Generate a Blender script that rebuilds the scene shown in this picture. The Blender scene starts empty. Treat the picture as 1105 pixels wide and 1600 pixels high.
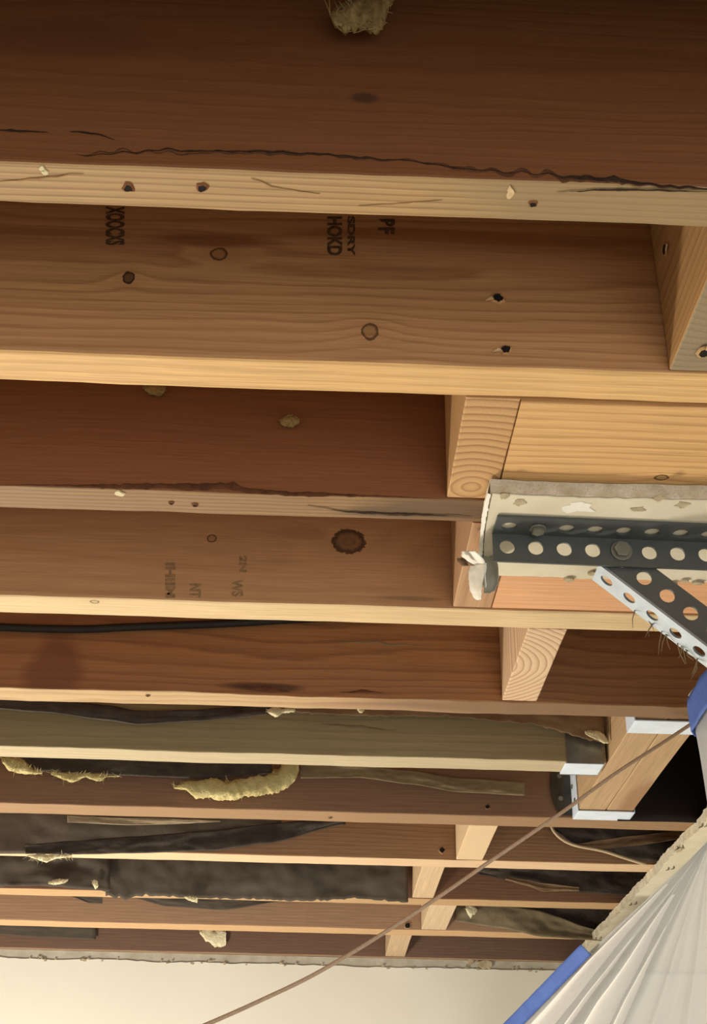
import bpy, math, random
from mathutils import Vector, Matrix, noise
from math import sin, cos, pi, radians

# ------------------------------------------------------------------ camera, world, lights, exposure
SC = bpy.context.scene
COL = SC.collection
H = 2.45                      # underside of the joists
CAM = Vector((0.0, 0.0, 1.90))
F = 1992.863                  # focal length in pixels of the 1105 x 1600 frame
RT = Vector((0.99928488, -0.03393018, 0.01668721))
UP = Vector((-0.03143392, -0.50017794, 0.86535191))
FW = Vector((0.02101497, 0.86525763, 0.50088682))
cd = bpy.data.cameras.new('camera')
cam = bpy.data.objects.new('camera', cd)
COL.objects.link(cam)
m = Matrix.Identity(4)
for i in range(3):
    m[i][0], m[i][1], m[i][2], m[i][3] = RT[i], UP[i], -FW[i], CAM[i]
cam.matrix_world = m
cd.sensor_fit = 'VERTICAL'
cd.sensor_height = 24.0
cd.lens = F / 1600.0 * 24.0
cd.clip_start = 0.02
SC.camera = cam
SC.view_settings.view_transform = 'Standard'
SC.view_settings.look = 'None'
SC.view_settings.gamma = 1.0
SC.view_settings.use_curve_mapping = False
SC.view_settings.exposure = 0.0

W = bpy.data.worlds.new('daylight')
SC.world = W
W.use_nodes = True
W.node_tree.nodes['Background'].inputs[0].default_value = (0.75, 0.85, 1.0, 1)
W.node_tree.nodes['Background'].inputs[1].default_value = 0.6


def area(name, loc, target, size, energy, color, shape='DISK', size_y=None):
    d = bpy.data.lights.new(name, 'AREA')
    d.shape = shape
    d.size = size
    if size_y:
        d.size_y = size_y
    d.energy = energy
    d.color = color
    o = bpy.data.objects.new(name, d)
    COL.objects.link(o)
    o.location = loc
    o.rotation_euler = (Vector(target) - Vector(loc)).to_track_quat('-Z', 'Y').to_euler()
    return o


# warm work lamp standing on the floor to the left, daylight through the open door behind
ld = bpy.data.lights.new('work_lamp_bulb', 'POINT')
ld.energy = 96
ld.color = (1.0, 0.905, 0.77)
ld.shadow_soft_size = 0.14
lo_ = bpy.data.objects.new('work_lamp_bulb', ld)
lo_.location = (-0.85, 1.95, 1.28)
COL.objects.link(lo_)
area('doorway_daylight', (0.7, -2.3, 1.05), (0.5, 1.6, 1.9), 2.2, 42, (1.0, 0.95, 0.90), 'RECTANGLE', 1.9)


# ------------------------------------------------------------------ pixel helpers (photogrammetry of the real planes)
def ray(x, v):
    return RT * ((x - 552.5) / F) + UP * ((800 - v) / F) + FW


def P(x, v, z=None):
    d = ray(x, v)
    z = H if z is None else z
    return CAM + d * ((z - CAM.z) / d.z)


def Q(x, v, y):
    d = ray(x, v)
    return CAM + d * (y / d.y)


# ------------------------------------------------------------------ mesh helpers
rnd = random.Random(7)


class MB:
    def __init__(self):
        self.v, self.f, self.m = [], [], []

    def quad_grid(self, pts, nu, nv, closed_u=False, closed_v=False, mi=0):
        b = len(self.v)
        self.v += [tuple(p) for p in pts]
        for i in range(nu if closed_u else nu - 1):
            for j in range(nv if closed_v else nv - 1):
                i2, j2 = (i + 1) % nu, (j + 1) % nv
                self.f.append((b + i * nv + j, b + i2 * nv + j, b + i2 * nv + j2, b + i * nv + j2))
                self.m.append(mi)
        return b

    def face(self, pts, mi=0):
        b = len(self.v)
        self.v += [tuple(p) for p in pts]
        self.f.append(tuple(range(b, b + len(pts))))
        self.m.append(mi)

    def box(self, lo, hi, mi=0):
        x0, y0, z0 = lo
        x1, y1, z1 = hi
        b = len(self.v)
        self.v += [(x0, y0, z0), (x1, y0, z0), (x1, y1, z0), (x0, y1, z0), (x0, y0, z1), (x1, y0, z1), (x1, y1, z1), (x0, y1, z1)]
        for q in ((0, 3, 2, 1), (4, 5, 6, 7), (0, 1, 5, 4), (1, 2, 6, 5), (2, 3, 7, 6), (3, 0, 4, 7)):
            self.f.append(tuple(b + k for k in q))
            self.m.append(mi)

    def prism(self, poly, depth, mi=0):
        """closed prism: poly = list of 3D points, depth = extrusion vector"""
        n = len(poly)
        b = len(self.v)
        self.v += [tuple(p) for p in poly] + [tuple(Vector(p) + depth) for p in poly]
        self.f.append(tuple(range(b, b + n)))
        self.f.append(tuple(range(b + 2 * n - 1, b + n - 1, -1)))
        self.m += [mi, mi]
        for i in range(n):
            j = (i + 1) % n
            self.f.append((b + j, b + i, b + n + i, b + n + j))
            self.m.append(mi)

    def tube(self, pts, r, seg=10, mi=0):
        n = len(pts)
        rings = []
        for i, p in enumerate(pts):
            p = Vector(p)
            t = (Vector(pts[min(i + 1, n - 1)]) - Vector(pts[max(i - 1, 0)])).normalized()
            a = t.cross(Vector((0, 0.2, 1))).normalized()
            c = t.cross(a)
            rr = r[i] if isinstance(r, (list, tuple)) else r
            for k in range(seg):
                rings.append(p + (a * cos(2 * pi * k / seg) + c * sin(2 * pi * k / seg)) * rr)
        b = self.quad_grid(rings, n, seg, closed_v=True, mi=mi)
        self.f.append(tuple(range(b + seg - 1, b - 1, -1)))
        self.f.append(tuple(range(b + (n - 1) * seg, b + n * seg)))
        self.m += [mi, mi]

    def build(self, name, mats, parent=None, origin=None, smooth=False, solid=0.0, bevel=0.0):
        """vertices are in world space; origin becomes the object's location"""
        if not isinstance(mats, (list, tuple)):
            mats = [mats]
        po = Vector(parent['_o']) if parent is not None and '_o' in parent else (Vector(parent.location) if parent is not None else Vector())
        o0 = Vector(origin) if origin is not None else po
        me = bpy.data.meshes.new(name)
        me.from_pydata([tuple(Vector(v) - o0) for v in self.v], [], self.f)
        for mt in mats:
            me.materials.append(mt)
        for p, k in zip(me.polygons, self.m):
            p.material_index = k
            p.use_smooth = smooth
        me.validate()
        me.update()
        o = bpy.data.objects.new(name, me)
        COL.objects.link(o)
        if parent is not None:
            o.parent = parent
            o.location = o0 - po
        else:
            o.location = o0
        if solid:
            s = o.modifiers.new('thickness', 'SOLIDIFY')
            s.thickness = solid
            s.offset = 0
        if bevel:
            s = o.modifiers.new('edge', 'BEVEL')
            s.width = bevel
            s.segments = 2
            s.limit_method = 'ANGLE'
        return o


def tag(o, label=None, cat=None, group=None, kind=None):
    if label:
        o['label'] = label
    if cat:
        o['category'] = cat
    if group:
        o['group'] = group
    if kind:
        o['kind'] = kind
    return o


def empty(name, loc, label, cat, group=None):
    o = bpy.data.objects.new(name, None)
    o.empty_display_size = 0.05
    COL.objects.link(o)
    o.location = loc
    return tag(o, label, cat, group)


def wpos(o):
    return Vector(o.location) + (wpos(o.parent) if o.parent else Vector())


def part(mb, name, mats, parent, **k):
    """child whose vertices are given in world space"""
    me_o = wpos(parent)
    o = mb.build(name, mats, None, origin=me_o, **k)
    o.parent = parent
    o.location = (0, 0, 0)
    return o


# ------------------------------------------------------------------ materials
class NT:
    def __init__(self, name):
        self.mat = bpy.data.materials.new(name)
        self.mat.use_nodes = True
        self.t = self.mat.node_tree
        self.bsdf = self.t.nodes['Principled BSDF']
        self.out = self.t.nodes['Material Output']

    def n(self, typ, **k):
        nd = self.t.nodes.new(typ)
        for a, b in k.items():
            setattr(nd, a, b)
        return nd

    def put(self, sock, val):
        if hasattr(val, 'is_output') or isinstance(val, bpy.types.NodeSocket):
            self.t.links.new(val, sock)
        else:
            sock.default_value = val

    def math(self, op, a, b=0.0, c=0.0, clamp=False):
        nd = self.n('ShaderNodeMath', operation=op, use_clamp=clamp)
        for s, v in zip(nd.inputs, (a, b, c)):
            self.put(s, v)
        return nd.outputs[0]

    def vmath(self, op, a, b=(0, 0, 0)):
        nd = self.n('ShaderNodeVectorMath', operation=op)
        self.put(nd.inputs[0], a)
        self.put(nd.inputs[1], b)
        return nd.outputs['Value'] if op in ('LENGTH', 'DOT_PRODUCT', 'DISTANCE') else nd.outputs['Vector']

    def mix(self, fac, a, b, blend='MIX'):
        nd = self.n('ShaderNodeMix', data_type='RGBA', blend_type=blend)
        self.put(nd.inputs[0], fac)
        for s, v in ((nd.inputs[6], a), (nd.inputs[7], b)):
            self.put(s, v if not (isinstance(v, tuple) and len(v) == 3) else v + (1,))
        return nd.outputs[2]

    def noise(self, vec, scale, detail=3.0, rough=0.55):
        nd = self.n('ShaderNodeTexNoise')
        self.put(nd.inputs['Vector'], vec)
        nd.inputs['Scale'].default_value = scale
        nd.inputs['Detail'].default_value = detail
        nd.inputs['Roughness'].default_value = rough
        return nd.outputs['Fac']

    def ramp(self, fac, stops, interp='LINEAR'):
        nd = self.n('ShaderNodeValToRGB')
        nd.color_ramp.interpolation = interp
        els = nd.color_ramp.elements
        while len(els) < len(stops):
            els.new(0.5)
        for e, (p, c) in zip(els, stops):
            e.position = p
            e.color = (c, c, c, 1) if isinstance(c, (int, float)) else (tuple(c) + (1,))
        self.put(nd.inputs[0], fac)
        return nd.outputs[0]

    def bump(self, height, strength, dist=0.002):
        b = self.n('ShaderNodeBump')
        b.inputs['Strength'].default_value = strength
        b.inputs['Distance'].default_value = dist
        self.put(b.inputs['Height'], height)
        self.t.links.new(b.outputs[0], self.bsdf.inputs['Normal'])

    def coords(self):
        return self.n('ShaderNodeTexCoord').outputs['Object']


def wood(name, light, dark, seed=0, axis='X', pith=(0.07, 0.10), freq=210, contrast=0.55, amp=0.010,
         knots=(), blotch=None, blotch_amt=0.5, rough=0.65, fibre=0.35, stains=()):
    """ring-grown timber: growth rings about a pith line, fibres along the grain; knots = (centre, r_grain, r_cross, tone)"""
    N = NT(name)
    co = N.coords()
    sp = N.n('ShaderNodeSeparateXYZ')
    N.put(sp.inputs[0], co)
    X, Y, Z = sp.outputs
    g, a, b = {'X': (X, Y, Z), 'Y': (Y, X, Z), 'Z': (Z, X, Y)}[axis]
    sc = {'X': (1, 9, 9), 'Y': (9, 1, 9), 'Z': (9, 9, 1)}[axis]
    off = (seed * 3.17, seed * 1.73, seed * 2.41)
    cs = N.vmath('ADD', N.vmath('MULTIPLY', co, sc), off)
    warp = N.math('MULTIPLY', N.math('SUBTRACT', N.noise(cs, 1.5, 2.0), 0.5), amp * 2.2)
    fine = N.math('MULTIPLY', N.math('SUBTRACT', N.noise(cs, 9.0, 3.0), 0.5), amp * 0.35)
    da = N.math('SUBTRACT', a, pith[0])
    db = N.math('SUBTRACT', b, pith[1])
    r = N.math('SQRT', N.math('ADD', N.math('MULTIPLY', da, da), N.math('MULTIPLY', db, db)))
    r = N.math('ADD', N.math('ADD', r, warp), fine)
    cores = []
    for (kc, rg, rc, tone) in knots:
        inv = {'X': (1 / rg, 1 / rc, 1 / rc), 'Y': (1 / rc, 1 / rg, 1 / rc), 'Z': (1 / rc, 1 / rc, 1 / rg)}[axis]
        d = N.vmath('LENGTH', N.vmath('MULTIPLY', N.vmath('SUBTRACT', co, tuple(kc)), inv))
        d = N.math('ADD', d, N.math('MULTIPLY', N.math('SUBTRACT', N.noise(co, 240, 3), 0.5), 0.55))
        inv2 = tuple(v * (0.28 if i == 'XYZ'.index(axis) else 0.5) for i, v in enumerate(inv))
        d2 = N.vmath('LENGTH', N.vmath('MULTIPLY', N.vmath('SUBTRACT', co, tuple(kc)), inv2))
        w = N.math('POWER', 2.718, N.math('MULTIPLY', N.math('MULTIPLY', d2, d2), -1.0))
        r = N.math('ADD', r, N.math('MULTIPLY', w, rc * 0.9))
        cores.append((d, tone))
    ring = N.math('FRACT', N.math('MULTIPLY', r, freq))
    prof = N.ramp(ring, [(0.0, 0.05), (0.55, 0.35), (0.82, 1.0), (0.90, 0.55), (1.0, 0.05)])
    broad = N.noise(cs, 0.55, 3.0)
    local = N.ramp(broad, [(0.3, 0.5), (0.65, 1.0)])
    fac = N.math('MULTIPLY', N.math('MULTIPLY', prof, local), contrast)
    colr = N.mix(fac, light, dark)
    fsc = {'X': (12, 700, 700), 'Y': (700, 12, 700), 'Z': (700, 700, 12)}[axis]
    fn = N.noise(N.vmath('MULTIPLY', co, fsc), 1.0, 3.0)
    fr = N.ramp(fn, [(0.25, 1.0 - fibre), (0.75, 1.0 + 0.0)])
    colr = N.mix(1.0, colr, fr, 'MULTIPLY')
    if blotch:
        bn = N.ramp(N.noise(N.vmath('ADD', cs, (5.1, 2.2, 9.3)), 0.8, 4.0), [(0.38, 0.0), (0.66, 1.0)])
        colr = N.mix(N.math('MULTIPLY', bn, blotch_amt), colr, blotch)
    for (kc, rg, rc, col_s, amt) in stains:
        inv = {'X': (1 / rg, 1 / rc, 1 / rc), 'Y': (1 / rc, 1 / rg, 1 / rc), 'Z': (1 / rc, 1 / rc, 1 / rg)}[axis]
        d = N.vmath('LENGTH', N.vmath('MULTIPLY', N.vmath('SUBTRACT', co, tuple(kc)), inv))
        d = N.math('ADD', d, N.math('MULTIPLY', N.math('SUBTRACT', N.noise(cs, 3.0, 4), 0.5), 1.6))
        msk = N.ramp(d, [(0.55, amt), (1.1, 0.0)])
        colr = N.mix(msk, colr, col_s)
    for d, tone in cores:
        kd = tuple(c * tone for c in dark)
        kb = tuple(c * tone * 0.35 for c in dark)
        body = N.ramp(d, [(0.86, 0.45 if tone > .5 else 0.85), (1.05, 0.0)])
        inner = N.math('FRACT', N.math('MULTIPLY', d, 2.6))
        kcol = N.mix(N.math('MULTIPLY', inner, 0.55), kd, kb)
        colr = N.mix(body, colr, kcol)
        edge = N.ramp(d, [(0.62, 0.0), (0.82, 0.95), (1.0, 0.8), (1.2, 0.0)])
        colr = N.mix(edge, colr, kb)
    N.put(N.bsdf.inputs['Base Color'], colr)
    N.bsdf.inputs['Roughness'].default_value = rough
    N.bsdf.inputs['Specular IOR Level'].default_value = 0.3
    N.bump(N.math('ADD', N.math('MULTIPLY', fn, 0.7), N.math('MULTIPLY', prof, 0.5)), 0.25, 0.0008)
    return N.mat


def plain(name, col, rough=0.7, metal=0.0, var=0.15, scale=30.0, bump=0.1, col2=None, spec=0.3, dist=0.002):
    N = NT(name)
    co = N.coords()
    n1 = N.noise(co, scale, 4.0)
    c2 = col2 or tuple(c * (1 - var * 2) for c in col)
    N.put(N.bsdf.inputs['Base Color'], N.mix(N.ramp(n1, [(0.35, 0.0), (0.7, 1.0)]), col, c2))
    N.bsdf.inputs['Roughness'].default_value = rough
    N.bsdf.inputs['Metallic'].default_value = metal
    N.bsdf.inputs['Specular IOR Level'].default_value = spec
    if bump:
        N.bump(N.noise(co, scale * 6, 3.0), bump, dist)
    return N.mat


FRESH_L, FRESH_D = (0.70, 0.455, 0.22), (0.40, 0.19, 0.065)
M = {}
M['wall_paint'] = plain('cream_wall_paint', (0.80, 0.785, 0.69), 0.75, var=0.02, scale=6, bump=0.05)
M['gypsum_grey'] = plain('unpainted_drywall', (0.50, 0.48, 0.40), 0.9, col2=(0.36, 0.33, 0.26), scale=25, bump=0.4)
M['concrete'] = plain('concrete', (0.42, 0.40, 0.37), 0.85, var=0.1, scale=8, bump=0.2)
M['subfloor'] = wood('old_subfloor', (0.26, 0.13, 0.06), (0.13, 0.06, 0.03), 31, contrast=0.5)
M['drywall'] = plain('drywall_face', (0.72, 0.67, 0.53), 0.85, col2=(0.60, 0.54, 0.40), scale=14, bump=0.25)
M['drywall_core'] = plain('broken_gypsum_core', (0.66, 0.61, 0.50), 0.95, col2=(0.46, 0.40, 0.28), scale=70, bump=0.9)
M['paper_white'] = plain('torn_white_paper', (0.86, 0.84, 0.76), 0.8, var=0.05, scale=30, bump=0.3)
M['paper_grey'] = plain('torn_grey_paper', (0.40, 0.38, 0.30), 0.85, var=0.1, scale=40, bump=0.3)
M['mud'] = plain('drywall_compound', (0.52, 0.44, 0.30), 0.9, col2=(0.36, 0.29, 0.18), scale=90, bump=0.5)
M['angle_steel'] = plain('dark_perforated_steel', (0.090, 0.100, 0.098), 0.5, 0.35, var=0.06, scale=60, bump=0.08, spec=0.5)
M['strut_steel_lit'] = plain('galvanised_strut_lit', (0.30, 0.345, 0.39), 0.42, 0.6, var=0.08, scale=50, bump=0.08, spec=0.5)  # lighter copy of the strut's steel; lamp reflection put into the colour
M['bolt'] = plain('zinc_bolt', (0.24, 0.24, 0.20), 0.5, 0.6, var=0.1, scale=80)
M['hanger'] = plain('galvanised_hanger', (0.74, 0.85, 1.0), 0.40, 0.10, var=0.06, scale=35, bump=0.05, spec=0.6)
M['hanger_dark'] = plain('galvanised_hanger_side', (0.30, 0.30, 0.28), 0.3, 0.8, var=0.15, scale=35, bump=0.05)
M['hole'] = plain('hole_shade', (0.012, 0.008, 0.006), 0.9, bump=0)  # black for the discs painted as shade inside nail holes
M['splinter'] = plain('pale_splinter', (0.70, 0.52, 0.30), 0.8, var=0.1, scale=200)
M['bark'] = plain('dark_bark', (0.055, 0.028, 0.014), 0.95, col2=(0.025, 0.013, 0.008), scale=120, bump=0.8)
M['ink'] = plain('faded_ink', (0.055, 0.035, 0.022), 0.8, col2=(0.16, 0.085, 0.04), scale=260, bump=0)
M['ink_pale'] = plain('faded_pale_ink', (0.20, 0.125, 0.06), 0.8, col2=(0.36, 0.21, 0.09), scale=260, bump=0)
M['cable'] = plain('black_cable', (0.018, 0.017, 0.015), 0.55, var=0.1)
M['cord'] = plain('brown_cord', (0.58, 0.43, 0.31), 0.7, var=0.1, scale=300)
M['wire'] = plain('tan_wire', (0.52, 0.40, 0.25), 0.6, var=0.1)
M['tar_paper'] = plain('black_tar_paper', (0.042, 0.033, 0.026), 0.75, col2=(0.075, 0.058, 0.044), scale=40, bump=0.4)
M['grey_paper'] = plain('grey_insulation_paper', (0.098, 0.081, 0.062), 0.85, col2=(0.075, 0.062, 0.048), scale=14, bump=0.3)
M['green_paper'] = plain('green_grey_paper', (0.25, 0.20, 0.12), 0.85, col2=(0.15, 0.115, 0.066), scale=25, bump=0.4)
M['kraft'] = plain('brown_kraft_paper', (0.27, 0.175, 0.095), 0.8, col2=(0.17, 0.10, 0.055), scale=22, bump=0.35)
M['tan_paper'] = plain('tan_paper', (0.26, 0.20, 0.115), 0.8, col2=(0.17, 0.12, 0.065), scale=25, bump=0.35)
M['glass_fibre'] = plain('yellow_glass_fibre', (0.58, 0.50, 0.25), 0.95, col2=(0.47, 0.385, 0.165), scale=45, bump=0.5, dist=0.004)
M['pale_fibre'] = plain('pale_glass_fibre', (0.80, 0.74, 0.52), 0.95, col2=(0.66, 0.58, 0.34), scale=45, bump=0.5, dist=0.004)
M['grey_paper_light'] = plain('light_grey_insulation_paper', (0.165, 0.135, 0.10), 0.85, col2=(0.12, 0.098, 0.073), scale=16, bump=0.3)
M['hanger_shadow'] = plain('shaded_hanger_flange', (0.10, 0.10, 0.09), 0.28, 0.8, var=0.2, scale=35, bump=0.05)  # darker copy of the hanger metal, shade put into the colour
M['dark_fibre'] = plain('dark_glass_fibre', (0.40, 0.29, 0.12), 0.95, col2=(0.28, 0.19, 0.075), scale=45, bump=0.5, dist=0.004)  # darker, browner tone of the glass fibre
M['pale_paper'] = plain('pale_torn_paper', (0.46, 0.37, 0.24), 0.85, var=0.1, scale=30, bump=0.3)
M['bay_shade'] = plain('black_bay_shade', (0.020, 0.014, 0.011), 0.9, var=0.1, scale=10, bump=0.1)  # near-black of the added sheet that stands in for shade
M['tape'] = plain('blue_masking_tape', (0.068, 0.135, 0.43), 0.6, col2=(0.052, 0.105, 0.35), scale=20, bump=0.15)
M['staple'] = plain('dark_mark', (0.16, 0.13, 0.08), 0.8)


def plastic_mat(name, base, alpha):
    N = NT(name)
    t = N.t
    co = N.coords()
    N.bsdf.inputs['Base Color'].default_value = tuple(base) + (1,)
    N.bsdf.inputs['Roughness'].default_value = 0.32
    N.bsdf.inputs['Specular IOR Level'].default_value = 0.6
    N.bump(N.noise(co, 22, 3), 0.25, 0.01)
    tl = N.n('ShaderNodeBsdfTranslucent')
    tl.inputs[0].default_value = tuple(base) + (1,)
    tr = N.n('ShaderNodeBsdfTransparent')
    m1 = N.n('ShaderNodeMixShader')
    m1.inputs[0].default_value = 0.35
    t.links.new(N.bsdf.outputs[0], m1.inputs[1])
    t.links.new(tl.outputs[0], m1.inputs[2])
    m2 = N.n('ShaderNodeMixShader')
    m2.inputs[0].default_value = alpha
    t.links.new(m1.outputs[0], m2.inputs[1])
    t.links.new(tr.outputs[0], m2.inputs[2])
    t.links.new(m2.outputs[0], N.out.inputs[0])
    return N.mat


M['plastic'] = plastic_mat('milky_plastic_sheet', (0.62, 0.64, 0.67), 0.22)
M['plastic_gathered'] = plastic_mat('gathered_plastic_layers', (0.98, 0.97, 0.95), 0.03)

# ------------------------------------------------------------------ the room
XL, XR, YB = -2.7, 2.3, -2.5
YN = {1: 0.552, 2: 0.7365, 3: 0.9247, 4: 1.1345, 5: 1.3765, 6: 1.576, 7: 1.821, 8: 2.067, 9: 2.332, 10: 2.593, 11: 2.865}
TH = {1: 0.034, 2: 0.0375, 3: 0.037, 4: 0.041, 5: 0.0385, 6: 0.0425, 7: 0.049, 8: 0.045, 9: 0.048, 10: 0.050, 11: 0.045}
YF = {k: YN[k] + TH[k] for k in YN}
YW = YN[11] + 0.010          # face of the back wall
DEPTH = 0.19

mb = MB(); mb.box((XL - .1, YB - .1, -0.1), (XR + .1, YW + .2, 0))
tag(mb.build('floor', M['concrete']), 'grey concrete floor', kind='structure')
mb = MB(); mb.box((XL - .1, YB - .1, H + DEPTH + .001), (XR + .1, YW + .2, H + DEPTH + .03))
tag(mb.build('ceiling', M['subfloor']), 'dark old subfloor above the joists', kind='structure')
mb = MB(); mb.box((XL, YB, H - .013), (XR, 0.33, H))  # unseen ceiling board, added to block light from the nearest joist face
tag(mb.build('ceiling', M['drywall']), 'cream drywall ceiling added out of view to shade the nearest joist', kind='structure')
mb = MB(); mb.box((XL - .1, YB, 0), (XL, YW + .2, H + DEPTH))
tag(mb.build('wall_left', M['wall_paint']), 'cream side wall', kind='structure')
mb = MB(); mb.box((XR, YB, 0), (XR + .1, YW + .2, H + DEPTH))
tag(mb.build('wall_right', M['wall_paint']), 'cream side wall', kind='structure')
mb = MB()
mb.box((XL, YB - .1, 0), (-0.6, YB, H + DEPTH)); mb.box((2.0, YB - .1, 0), (XR, YB, H + DEPTH)); mb.box((-0.6, YB - .1, 2.1), (2.0, YB, H + DEPTH))
tag(mb.build('wall_front', M['wall_paint']), 'cream wall with an open doorway', kind='structure')

# back wall: unpainted board, painted skin with ragged upper edge where the ceiling board was torn off
mb = MB(); mb.box((XL, YW + .003, 0), (XR, YW + .1, H - 0.0005))
wall_back = tag(mb.build('wall_back', M['gypsum_grey']), 'cream painted end wall below the last joist', kind='structure')
mb = MB()
n = 420
top = []
for i in range(n + 1):
    x = XL + (XR - XL) * i / n
    z = H - 0.0185 + 0.0030 * noise.noise((x * 14, 3.3, 0)) + 0.0022 * noise.noise((x * 60, 1.3, 0))
    top.append((x, z))
pts = []
for x, z in top:
    pts += [(x, YW + .0028, z), (x, YW, z - 0.0006), (x, YW, H - 0.25), (x, YW, 0.0)]
mb.quad_grid(pts, n + 1, 4)
part(mb, 'painted_surface', M['wall_paint'], wall_back)
# crumbs of compound along the torn line
for i in range(46):
    x = -0.75 + 1.35 * rnd.random()
    z = H - 0.0185 + rnd.uniform(-0.004, 0.003)
    s = rnd.uniform(0.0012, 0.0036)
    mb = MB()
    poly = [Vector((x + s * cos(t * pi / 4) * rnd.uniform(.5, 1.8), YW - 0.0002, z + s * sin(t * pi / 4) * rnd.uniform(.4, 1.1))) for t in range(8)]
    mb.prism(poly, Vector((0, -0.0014, 0)))
    part(mb, 'compound_crumb', M['mud'], wall_back)
for (x, v, w_, h_) in ((758, 1507, 24, 13), (735, 1503, 9, 8)):
    c = Q(x, v, YW)
    mb = MB()
    mb.prism([c + Vector((cos(t * pi / 7) * w_ / 1250 * rnd.uniform(.7, 1.2), 0.002, sin(t * pi / 7) * h_ / 1250 * rnd.uniform(.6, 1.2))) for t in range(14)], Vector((0, -0.006, 0)))
    part(mb, 'compound_lump', M['mud'], wall_back)


# ------------------------------------------------------------------ joists
def lumber(name, lo, hi, axis, mats, wob=0.0006, ch=0.0022, seg=60, seed=0, origin=None, parent=None):
    """a sawn board with eased edges; material 1 = underside"""
    lo, hi = Vector(lo), Vector(hi)
    ai = 'XYZ'.index(axis)
    ca, cb = [i for i in range(3) if i != ai]
    a0, a1, b0, b1 = lo[ca], hi[ca], lo[cb], hi[cb]
    prof = [(a0, b0 + ch), (a0 + ch * .3, b0 + ch * .3), (a0 + ch, b0), (a1 - ch, b0), (a1 - ch * .3, b0 + ch * .3), (a1, b0 + ch),
            (a1, b1 - ch), (a1 - ch, b1), (a0 + ch, b1), (a0, b1 - ch)]
    n = seg
    mb = MB()
    pts = []
    for i in range(n + 1):
        g = lo[ai] + (hi[ai] - lo[ai]) * i / n
        for k, (a, b) in enumerate(prof):
            w1 = wob * noise.noise((g * 7, seed * 3.1 + k * .13, 1.7)) + wob * .6 * noise.noise((g * 31, seed * 3.1 + k * .3, 4.7))
            w2 = wob * noise.noise((g * 7, seed * 5.1 + k * .13, 8.7)) + wob * .6 * noise.noise((g * 33, seed * 1.1 + k * .3, 2.7))
            v = [0, 0, 0]
            v[ai] = g; v[ca] = a + w1; v[cb] = b + w2
            pts.append(v)
    np_ = len(prof)
    b = mb.quad_grid(pts, n + 1, np_, closed_v=True)
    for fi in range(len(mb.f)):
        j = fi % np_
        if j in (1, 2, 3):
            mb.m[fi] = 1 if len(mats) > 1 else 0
    mb.f.append(tuple(range(b + np_ - 1, b - 1, -1))); mb.m.append(0)
    mb.f.append(tuple(range(b + n * np_, b + (n + 1) * np_))); mb.m.append(0)
    o = mb.build(name, mats, parent, origin=origin if origin is not None else lo)
    # consistent outward normals
    import bmesh
    bm = bmesh.new(); bm.from_mesh(o.data)
    bmesh.ops.recalc_face_normals(bm, faces=bm.faces)
    bm.to_mesh(o.data); bm.free()
    return o


def nail_hole(parent, c, normal, r, splinter=False):
    """small torn hole: raised lip round a black disc standing in for its shade"""
    nrm = Vector(normal).normalized()
    u = nrm.cross(Vector((0.3, 1, 0.2))).normalized(); w = nrm.cross(u)
    mb = MB()
    k = 12
    rad = [r * rnd.uniform(.8, 1.25) for _ in range(k)]
    pts = []
    for s, hgt in ((1.5, 0.0003), (1.1, 0.0014), (0.98, 0.0015), (0.7, 0.0012)):
        for i in range(k):
            pts.append(c + (u * cos(2 * pi * i / k) + w * sin(2 * pi * i / k)) * rad[i] * s + nrm * hgt)
    b = mb.quad_grid(pts, 4, k, closed_v=True, mi=0)
    for i in range(k * 2, k * 3):
        mb.m[i] = 1
    mb.f.append(tuple(range(b + 3 * k, b + 4 * k))); mb.m.append(1)
    lip = parent.data.materials[0] if parent.type == 'MESH' else M['splinter']
    h_ = part(mb, 'nail_hole', [lip, M['hole']], parent)
    if splinter:
        mb = MB()
        mb.prism([c + u * r * .2 + w * r * .9 + nrm * .0008, c + u * r * 1.0 + w * r * 1.2 + nrm * .001, c + u * r * .6 + w * r * 3.0 + nrm * .002], nrm * 0.001)
        part(mb, 'splinter', M['splinter'], parent)
    return h_


def streak(parent, pxs, y, w, mat='bark', name='bark_streak', jit=.7):
    """ragged ridge of bark on a joist's face; pxs = (x, v, width_px)"""
    mb = MB()
    pts = []
    dense = []
    for (a, b) in zip(pxs[:-1], pxs[1:]):
        k = max(2, int(abs(b[0] - a[0]) / 7))
        for i in range(k):
            t = i / k
            dense.append(tuple(a[j] + (b[j] - a[j]) * t for j in range(3)))
    dense.append(pxs[-1])
    nd = len(dense)
    for i, (x, v, wd) in enumerate(dense):
        tp = min(1, 3 * i / nd, 3 * (nd - 1 - i) / nd)
        j1 = noise.noise((x * .045, v * .01, 2)) * wd * jit
        ww = wd * (.45 + .9 * abs(noise.noise((x * .09, 7, v * .01)))) * tp + .15
        for s, d in ((-1, 0.0002), (-.4, 0.0010), (.4, 0.0010), (1, 0.0002)):
            pts.append(Q(x, v + j1 + s * ww * .5, y - d))
    mb.quad_grid(pts, nd, 4)
    return part(mb, name, M[mat], parent)


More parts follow.
